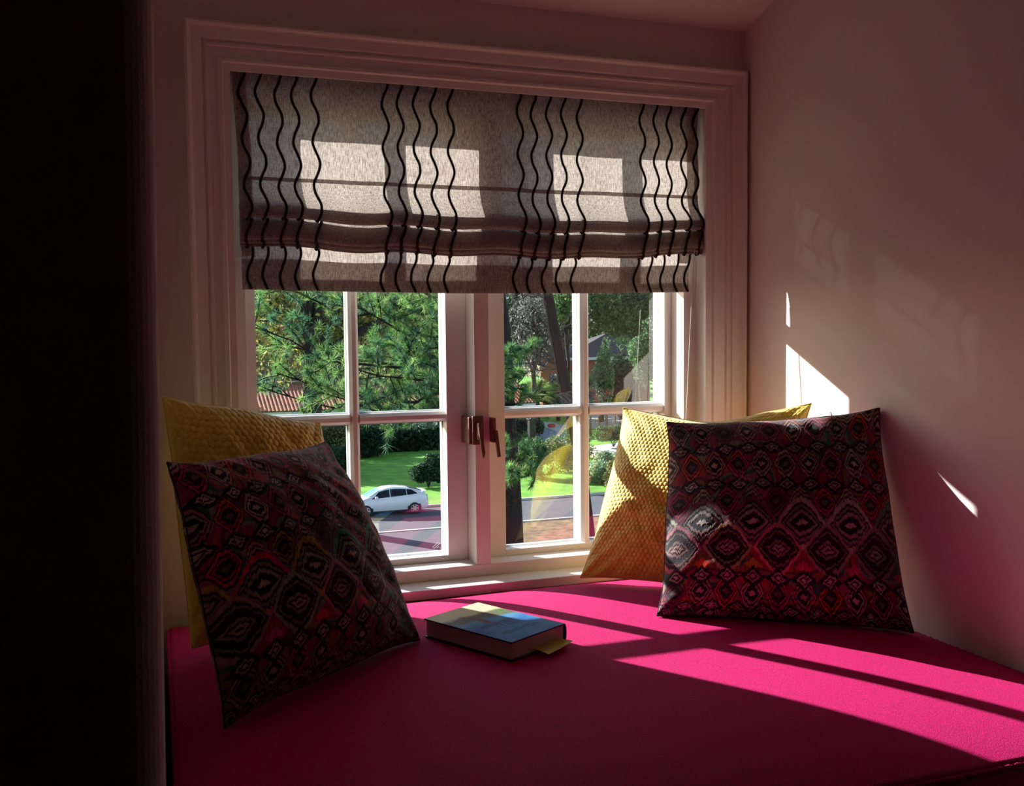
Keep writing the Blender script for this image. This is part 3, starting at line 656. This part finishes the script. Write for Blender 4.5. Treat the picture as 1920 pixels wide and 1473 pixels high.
# --- background trees
for i, (px, py, Y, rx, rz, cols, lab) in enumerate([
    (430, 600, 122, 7.6, 9, DK, 'dark evergreen tree far behind the tiled house, at the left edge of the window view'),
    (530, 600, 134, 7.6, 10, GR, 'broad green tree rising behind the tiled house, left pane column'),
    (650, 590, 124, 7.6, 11, DK, 'dark green tree behind the roof ridge of the tiled house'),
    (760, 600, 138, 7.6, 10, OL, 'olive tree behind the right end of the tiled house'),
    (862, 610, 125, 7.6, 10, GR, 'green tree behind the window mullion'),
    (960, 600, 138, 7.6, 10, GY, 'greyish twiggy tree behind the near pine trunk'),
    (1030, 590, 150, 7.6, 11, GY, 'greyish twiggy tree behind the leaning trunk'),
    (1110, 560, 160, 7.6, 12, GR, 'tall green tree behind the slate-roofed brick house'),
    (1190, 580, 144, 7.6, 12, GR, 'green tree to the right of the brick house'),
    (1260, 590, 128, 7.6, 11, DK, 'dark tree at the right edge of the window view')]):
    C = at(px, py, Y); tree('background_tree', lab, (C[0], Y, G), (C[0], Y, C[2]), .5, C, (rx, 5, rz), 11000, .5, cols, 'bark_grey' if cols is GY else 'bark', lumps=26)
# darker understorey closing the view below the far crowns
for i, (x0, x1, Y, zt, cols, lab) in enumerate([(12.5, 27, 79.5, -8.0, DK, 'low dark hedge in front of the porch, behind the lawn'), (-4, 6.5, 100, -3.5, DK, 'dark clipped hedge left of the tiled house'), (36, 43.5, 109, -6.6, DK, 'dark hedge between the tiled house and the driveway'), (45, 56, 107, -5.5, GY, 'grey-green thicket left of the brick house'), (62, 90, 108, -2.0, DK, 'dark thicket right of the brick house'), (84, 120, 117, -1.0, GR, 'tall green hedge at the far right')]):
    n = 14000; P = np.stack([x0+(x1-x0)*rng.random(n), Y+3*(rng.random(n)-.5), G+(zt-G)*rng.random(n)**.7*(1+.12*np.sin(rng.random(n)*9))], 1)
    V, F, c = leaves(n, P, .4, cols); e = props(empty('hedge', ((x0+x1)/2, Y, G)), lab, 'hedge'); o = mesh('foliage', V-np.array(e.location), F, 'leaf', e, False, c); o['kind'] = 'stuff'
    tubes('stems', [(np.array([[x, Y, G], [x+.2, Y, G+(zt-G)*.7]])-np.array(e.location), .08) for x in np.linspace(x0+.5, x1-.5, 8)], 'bark', e, 5)
# nearer trees of the right-hand view
C = at(1185, 570, 70); tree('pine_tree', 'bushy green pine filling the upper right pane', (C[0]+1, 70, G), (C[0]+.6, 70, C[2]+2), .35, C, (3.4, 3, 3.6), 16000, .2, ('5a7f50', '4c7048', '41634a', '6f9160'), lumps=20)
C = at(1222, 660, 66); tree('pine_tree', 'lower green pine beside the window frame, right of the brick house', (C[0]+.6, 66, G), (C[0]+.3, 66, C[2]+2), .25, C, (2.2, 2, 2.6), 9000, .2, ('5a7f50', '4c7048', '41634a', '6f9160'))
C = at(1133, 700, 84); tree('conifer', 'slim young conifer in front of the brick house', (C[0], 84, G), (C[0], 84, C[2]+3), .12, C, (1.1, 1.0, 3.2), 6000, .2, ('5c8058', '6c8c62', '4c6c50'), nbr=4, lumps=22)
C = at(1168, 720, 92); tree('dark_tree', 'dark bushy tree shading the right side of the brick house', (C[0], 92, G), (C[0], 92, C[2]+1), .25, C, (2.6, 2, 3.8), 9000, .28, DK)
C = at(1000, 620, 88); tree('bare_tree', 'grey leafless tree of fine twigs between the two trunks', (C[0], 88, G), (C[0], 88, C[2]+3), .3, C, (4, 3, 5), 4000, .22, GY, 'bark_grey', nbr=60)
C = at(1060, 560, 74); tree('green_tree', 'fresh green tree behind the leaning trunk, near the centre muntin', (C[0]+.4, 74, G), (C[0], 74, C[2]+2), .2, C, (2.0, 2, 3.6), 7000, .2, ('5f8550', '789a60', '4f7448'))
C = at(690, 825, 76); tree('small_tree', 'small dark tree with a thin stem on the lawn', (C[0]+.8, 76, G), (C[0]+.6, 76, C[2]), .1, C, (2.3, 1.6, 2.0), 8000, .16, DK)
C = at(625, 830, 72); tree('small_tree', 'small olive tree on the lawn just left of the dark one', (C[0]+.3, 72, G), (C[0], 72, C[2]), .11, C, (2.4, 1.6, 2.3), 7000, .16, OL+DK)
# trees off to the left that throw the broken shade over lawn and street
for (x, y, zc, lab) in ((-6, 84, -2, 'green tree left of the lawn, outside the frame'), (1, 92, -1, 'green tree beyond the left end of the lawn'), (4.5, 79, -3.5, 'green tree in front of the tiled house, left of the lawn')):
    tree('shade_tree', lab, (x, y, G), (x, y, zc), .4, (x, y, zc), (5, 4, 4), 8000, .4, GR)
# shrubs
for (px, py, Y, rx, rz, cols, n, lab) in ((803, 897, 58.5, 1.25, 1.1, DK, 9000, 'dark rounded bush on the lawn behind the white car'), (1150, 812, 74, 2.2, .7, GR, 7000, 'low green hedge in front of the iron fence'),
      (1128, 880, 56, 1.6, 1.2, ('8fae8c', '7f9f78', '9fb58a'), 8000, 'grey-green rounded shrub beside the pale driveway'), (1155, 895, 54, 1.2, 1.0, OL, 6000, 'olive shrub right of the grey-green one'),
      (985, 812, 84, 1.8, 1.2, DK, 5000, 'dark shrub at the gate beside the driveway'), (1030, 842, 72, 1.6, .5, ('a03a2a', '7f3a2c', '4f5a30'), 4000, 'low reddish shrub by the driveway'), (1075, 850, 66, 1.4, 1.5, ('7f9f78', '5f7f5c'), 4000, 'grey-green shrub in front of the side driveway'), (1000, 860, 60, 1.4, 1.6, GR, 6000, 'green shrub beside the near pine trunk'), (1065, 868, 61.5, 1.9, 1.5, OL+GR, 7000, 'large olive-green shrub below the side driveway'),
      (640, 885, 66, 1.5, 1.2, DK, 5000, 'dark shrub low on the left of the lawn'), (1092, 905, 52.8, .5, .5, OL, 1500, 'tiny shrub at the kerb behind the leaning trunk'), (1028, 744, 103, 1.8, 1.6, DK, 6000, 'dark shrub under the palms')):
    C = at(px, py, Y); e = props(empty('shrub', (C[0], Y, G)), lab, 'shrub')
    crown('foliage', e, (C[0], Y, max(C[2], G+rz*.9)), (rx, rx*.8, rz), n, .13, cols, 12)
    tubes('stems', [(np.array([[0, 0, 0], [dx, dy, rz*1.1]]), [.05, .02]) for dx, dy in ((-.3, 0), (.2, .2), (.4, -.2), (0, -.3))], 'bark', e, 5)
# palms
def palm(px, py, Y, lab, R=1.9):
    C = at(px, py, Y); e = props(empty('palm', (C[0], Y, G)), lab, 'palm', 'fan palms')
    h = C[2]-G; tube('trunk', np.array([[0, 0, 0], [.05, 0, h*.5], [0, 0, h]]), [.28, .2, .18], 'bark', e, 8)
    for i in range(22):
        az = i*2.399; el = math.radians(75-105*i/22); d = np.array([math.cos(az)*math.cos(el), math.sin(az)*math.cos(el), math.sin(el)]); V = []; F = []
        st = np.array([0, 0, h]); hub = st+d*R*.5; sid = np.cross(d, [0, 0, 1]); sid /= np.linalg.norm(sid)+1e-9
        V += [st-sid*.03, st+sid*.03, hub]; F.append((0, 1, 2))
        for k in range(15):
            a = math.radians(-80+160*k/14); dd = d*math.cos(a)+sid*math.sin(a)+np.array([0, 0, -.15]); q = np.cross(dd, np.cross(d, sid)); q /= np.linalg.norm(q)+1e-9
            l = R*.62; n0 = len(V); V += [hub-q*.012, hub+dd*l*.6-q*.05, hub+dd*l+np.array([0, 0, -.12]), hub+dd*l*.6+q*.05, hub+q*.012]; F.append((n0, n0+1, n0+2, n0+3, n0+4))
        mesh('frond', V, F, 'leaf', e, False, np.tile(np.array(lin('86a352' if i % 3 else 'b5bd6a')[:3])*(.8+.4*random.random()), (len(V), 1)))
palm(1008, 738, 92, 'fan palm nearest the left pine trunk'); palm(1046, 732, 99, 'fan palm left of the leaning trunk base', 1.3); palm(1088, 720, 94, 'fan palm just behind the right sash muntin'); palm(1128, 752, 96, 'low fan palm right of the muntin, by the fence', 1.2)
palm(1084, 750, 95.5, 'low fan palm behind the leaning trunk', 1.1)

# --- house with clay tile roofs
def tiled_roof(parent, x0, x1, y0, z0, y1, z1, pitch=.34):
    """barrel tile rows joined into one mesh: too small to pick apart"""
    nx = int((x1-x0)/pitch)*4; ny = 14; xs = np.linspace(x0, x1, nx+1); ts = np.linspace(0, 1, ny*2)
    X, T = np.meshgrid(xs, ts, indexing='ij'); step = np.floor(T*ny)/ny
    Z = z0+(z1-z0)*T+.11*np.abs(np.sin((X-x0)/pitch*math.pi))+.05*(1-(T*ny-np.floor(T*ny))); Y = y0+(y1-y0)*T
    o = grid('roof_tiles', np.stack([X, Y, Z], -1)-np.array(parent.location), 'terracotta', parent); o['kind'] = 'stuff'; o.data.polygons.foreach_set('use_smooth', np.zeros(len(o.data.polygons), dtype=bool)); return o
H0 = np.array([22., 88., G]); hs = props(empty('tiled_house', tuple(H0)), 'stucco house with clay tile roofs half hidden by the pine', 'house')
def hb(name, m, *bx):
    b = B()
    for (x0, x1, y0, y1, z0, z1) in bx: b.box(x0-H0[0], x1-H0[0], y0-H0[1], y1-H0[1], z0-H0[2], z1-H0[2])
    return b.done(name, m, hs)
pe = at(740, 765, 86)[2]
hb('wall', 'stucco', (8, 34, 92, 108, G, pe+2.4)); hb('wall', 'stucco', (9, 26, 98, 110, pe+2, -.9))
tiled_roof(hs, 7, 34.6, 86, pe, 92.5, pe+2.2); tiled_roof(hs, 8, 20, 96.5, -1.4, 103, 2.0); tiled_roof(hs, 19, 29, 94.5, -3.4, 99, -1.0)
hb('fascia', 'white_paint', (7, 34.6, 86, 86.2, pe-.25, pe)); hb('porch_floor', 'concrete', (8, 34, 86.5, 92, G, G+.25))
for cx in (at(728, 800, 87)[0], at(775, 800, 87)[0], at(690, 800, 87)[0], at(655, 800, 87)[0], at(815, 800, 87)[0]):
    b = B(); b.cyl((cx-H0[0], 87-H0[1], .2), (cx-H0[0], 87-H0[1], pe-H0[2]-.2), .2, .17, 14).box(cx-H0[0]-.28, cx-H0[0]+.28, 86.75-H0[1], 87.25-H0[1], .2, .45).box(cx-H0[0]-.26, cx-H0[0]+.26, 86.75-H0[1], 87.25-H0[1], pe-H0[2]-.4, pe-H0[2]-.1); b.done('column', 'white_paint', hs)
for x in np.linspace(10, 32, 7):
    w_ = hb('window', 'white_paint', (x-.7, x+.7, 91.9, 92.05, G+1.0, G+3.0)); b = B(); b.box(x-.6-H0[0], x+.6-H0[0], 91.86-H0[1], 91.9-H0[1], 1.1, 2.9); b.done('pane', 'dark_glass', w_)
for x in (12, 16, 22, 25):
    w_ = hb('window', 'white_paint', (x-.6, x+.6, 97.85, 98.02, pe+2.6, pe+4.2)); b = B(); b.box(x-.5-H0[0], x+.5-H0[0], 97.8-H0[1], 97.86-H0[1], pe-H0[2]+2.7, pe-H0[2]+4.1); b.done('pane', 'dark_glass', w_)
# --- brick house with a grey hip roof
ap = at(1142, 622, 118); el = at(1052, 671, 114); er = at(1190, 674, 114); N0 = np.array([(el[0]+er[0])/2, 114, G])
nh = props(empty('brick_house', tuple(N0)), 'brick house with a dark grey hipped roof seen through the right sash', 'house')
zE = el[2]; xa, xb = el[0], er[0]+3
V = np.array([(xa, 113.5, zE), (xb, 113.5, zE), (xb, 123, zE), (xa, 123, zE), (ap[0], 118, ap[2]), (ap[0]+4, 119, ap[2]), (xa, 113.5, zE-.25), (xb, 113.5, zE-.25), (xb, 123, zE-.25), (xa, 123, zE-.25)])-N0
mesh('roof', V, [(0, 1, 5, 4), (1, 2, 5), (2, 3, 4, 5), (3, 0, 4), (9, 8, 7, 6)], 'shingle', nh)
b = B(); b.box(xa-N0[0], xb-N0[0], -.6, -.48, zE-G-.3, zE-G+.04); b.done('gutter', 'white_paint', nh)
b = B(); b.box(xa+.6-N0[0], xb-.6-N0[0], .3, 8.7, 0, zE-G-.2); b.done('wall', 'brick', nh)
for x in np.linspace(xa+2, xb-2, 5):
    b = B(); b.box(x-.7-N0[0], x+.7-N0[0], .2, .35, 2.2, 4.4); w_ = b.done('window', 'white_paint', nh); b = B(); b.box(x-.6-N0[0], x+.6-N0[0], .15, .2, 2.3, 4.3); b.done('pane', 'dark_glass', w_)
b = B(); 
for dx in (-.5, .1): b.cyl((ap[0]+dx+1-N0[0], 4.6, ap[2]-G-.3), (ap[0]+dx+1-N0[0], 4.6, ap[2]-G+1.1), .12, .12, 8)
b.done('vent_pipes', 'white_paint', nh)
# --- iron fence
f0, f1 = on(1092, 818, G), on(1230, 814, G); f0 = f0[:2]; f1 = f1[:2]
fe = props(empty('iron_fence', (*((f0+f1)/2), G)), 'black iron fence in front of the pale terrace', 'fence'); fc = (f0+f1)/2
nseg = 9; d = (f1-f0)
for k in range(nseg+1):
    p = f0+d*k/nseg-fc; b = B(); b.box(p[0]-.06, p[0]+.06, p[1]-.06, p[1]+.06, 0, 1.9); b.done('post', 'iron', fe)
for z in (.25, 1.55): 
    tube('rail', np.array([[*(f0-fc), z], [0, 0, z], [*(f1-fc), z]]), .035, 'iron', fe, 4)
for k in range(nseg*7):
    p = f0+d*(k+.5)/(nseg*7)-fc; tube('picket', np.array([[p[0], p[1], .1], [p[0], p[1], 1], [p[0], p[1], 1.75]]), .016, 'iron', fe, 4)
# gate post and red sign by the side driveway
g = on(997, 828, G); e = props(empty('gate_post', tuple(g)), 'dark square post at the edge of the side driveway', 'post'); b = B(); b.box(-.3, .3, -.3, .3, 0, 2.0, .03); b.done('shaft', 'iron', e); b = B(); b.box(-.38, .38, -.38, .38, 2.0, 2.12, .02).cyl((0, 0, 2.12), (0, 0, 2.3), .16, .1, 12); b.done('cap', 'iron', e)
g = on(1034, 803, G); e = props(empty('red_sign', tuple(g)), 'small red board on a low post beside the far sidewalk', 'sign')
b = B(); b.prism([(-.45, -.03, .25), (-.3, -.03, .1), (.3, -.03, .1), (.45, -.03, .25), (.45, -.03, .38), (.3, -.03, .5), (-.3, -.03, .5), (-.45, -.03, .38)], (0, .04, 0)); b.done('board', 'red', e); b = B(); b.cyl((0, .04, 0), (0, .04, .45), .03, .03, 8); b.done('post', 'white_paint', e)

# --- white hatchback at the far kerb, nose to the left
car = props(empty('car', (12.0, 51.0, G-.06)), 'white hatchback parked at the far kerb, seen in the lower left pane', 'car')
xs = np.array([-2.22, -2.12, -1.9, -1.6, -1.25, -1.0, -.6, -.2, .2, .6, 1.0, 1.4, 1.7, 1.95, 2.12, 2.2])    # nose at -x
ztop = np.array([.62, .74, .84, .93, 1.02, 1.14, 1.36, 1.46, 1.49, 1.47, 1.42, 1.33, 1.24, 1.16, 1.00, .70])
zbelt = np.array([.60, .70, .80, .87, .91, .93, .95, .97, .99, 1.01, 1.04, 1.08, 1.10, 1.08, .95, .66])
hw = np.array([.55, .74, .82, .855, .86, .86, .86, .86, .86, .86, .86, .85, .84, .81, .76, .66])
zbot = np.array([.30, .24, .20, .19, .18, .18, .18, .18, .18, .18, .18, .18, .19, .22, .27, .34])
roofw = np.array([.50, .66, .72, .74, .72, .68, .60, .57, .56, .56, .56, .57, .60, .64, .66, .60])
xi = np.linspace(-2.22, 2.2, 60); f = lambda a: np.interp(xi, xs, a)
ZT, ZB, HW, Z0, RW = map(f, (ztop, zbelt, hw, zbot, roofw)); sec = []
for k in range(60):
    zt, zb_, h_, z0, rw = ZT[k], min(ZB[k], ZT[k]-.015), HW[k], Z0[k], RW[k]
    half = [(0, z0), (h_*.86, z0), (h_*.97, z0+.1), (h_, z0+(zb_-z0)*.5), (h_*.985, zb_-.06), (h_*.95, zb_), (rw+(h_*.95-rw)*.4, zb_+(zt-zb_)*.6), (rw, zt-.05*min(1, (zt-zb_)/.2)-.006), (rw*.8, zt-.004), (0, zt)]
    ringp = [(xi[k], -y, z) for y, z in half]+[(xi[k], y, z) for y, z in half[::-1][1:-1]]; sec.append(ringp)
S_ = np.array(sec); nr = S_.shape[1]; F = [(k*nr+j, k*nr+(j+1) % nr, (k+1)*nr+(j+1) % nr, (k+1)*nr+j) for k in range(59) for j in range(nr)]
F += [tuple(range(nr)), tuple(range(59*nr, 60*nr))[::-1]]
body = mesh('body', S_.reshape(-1, 3), F, 'car_paint', car, True)
def side_pt(x, f_, sgn):    # point on the glasshouse side, f_ 0 at belt .. 1 at roof
    zt, zb_, h_, rw = [np.interp(x, xi, a) for a in (ZT, ZB, HW, RW)]; y0_, y1_ = h_*.95, rw+(h_*.95-rw)*.4
    if f_ <= .6: y = y0_+(y1_-y0_)*f_/.6
    else: y = y1_+(rw-y1_)*(f_-.6)/.4
    return (x, sgn*(y+.012), zb_+(zt-zb_)*f_)
for sgn in (-1, 1):
    for (xa_, xb_) in ((-1.02, -.02), (.03, .92), (.96, 1.52)):
        V = []; nn = 12
        for k in range(nn+1):
            x = xa_+(xb_-xa_)*k/nn; top_ = np.clip(min((x+1.12)/.5, (1.62-x)/.35), .12, 1)*.82; 
            for q in (.06, .06+(top_-.06)*.5, top_): V.append(side_pt(x, q, sgn))
        F = [(3*k+j, 3*k+j+1, 3*k+4+j, 3*k+3+j) for k in range(nn) for j in (0, 1)]
        mesh('side_window', V, F, 'dark_glass', car)
def top_sheet(name, x0, x1, wf, m):
    V = []; nn = 10
    for k in range(nn+1):
        x = x0+(x1-x0)*k/nn; zt, rw = np.interp(x, xi, ZT), np.interp(x, xi, RW)
        for q in (-wf, -.5*wf, 0, .5*wf, wf): V.append((x, q*rw, zt+.012-.03*q*q))
    mesh(name, V, [(5*k+j, 5*k+j+1, 5*k+6+j, 5*k+5+j) for k in range(nn) for j in range(4)], m, car, True)
top_sheet('windshield', -1.28, -.52, .92, 'windshield'); top_sheet('rear_window', 1.15, 1.9, .85, 'dark_glass')
b = B(); b.box(1.86, 2.12, -.62, .62, 1.15, 1.19, .012); b.done('spoiler', 'car_paint', car)
for sgn in (-1, 1):
    b = B(); b.box(-.86, -.70, sgn*.90-.09, sgn*.90+.09, .95, 1.07, .02); b.done('wing_mirror', 'car_paint', car)
    b = B(); b.box(2.0, 2.13, sgn*.70-.06, sgn*.70+.07, .72, 1.02, .02); b.done('tail_light', 'lamp_lens', car)
    b = B(); b.box(-2.12, -1.86, sgn*.66-.12, sgn*.66+.1, .62, .76, .03); b.done('headlight', 'lamp_lens', car)
    b = B(); b.box(-1.0, 1.0, sgn*.82-.06, sgn*.82+.05, .16, .26, .01); b.done('sill', 'rubber', car)
    for wx in (-1.35, 1.35):
        b = B(); b.cyl((wx, sgn*.70, .33), (wx, sgn*.866, .36), .385, .385, 28); b.done('wheel_arch', 'rubber', car)
        wh = empty('wheel', (wx, sgn*.80, .315)); wh.parent = car
        b = B(); b.cyl((0, -.09*1, 0), (0, .09, 0), .315, .315, 32); b.done('tyre', 'rubber', wh, False)
        b = B(); yy = sgn*.1
        for k in range(6):
            a = k*math.pi/3; c_, s_ = math.cos(a), math.sin(a); b.prism([(.03*-s_, yy, .03*c_), (.03*s_, yy, -.03*c_), (.2*c_+.045*s_, yy, .2*s_-.045*c_), (.2*c_-.045*s_, yy, .2*s_+.045*c_)], (0, -sgn*.02, 0))
        b.cyl((0, yy-sgn*.02, 0), (0, yy+sgn*.004, 0), .05, .04, 12); b.done('spokes', 'alloy', wh)
        P = [(.21*math.cos(a), yy-sgn*.01, .21*math.sin(a)) for a in np.linspace(0, 2*math.pi, 33)]; tube('rim', np.array(P), .014, 'alloy', wh, 6)
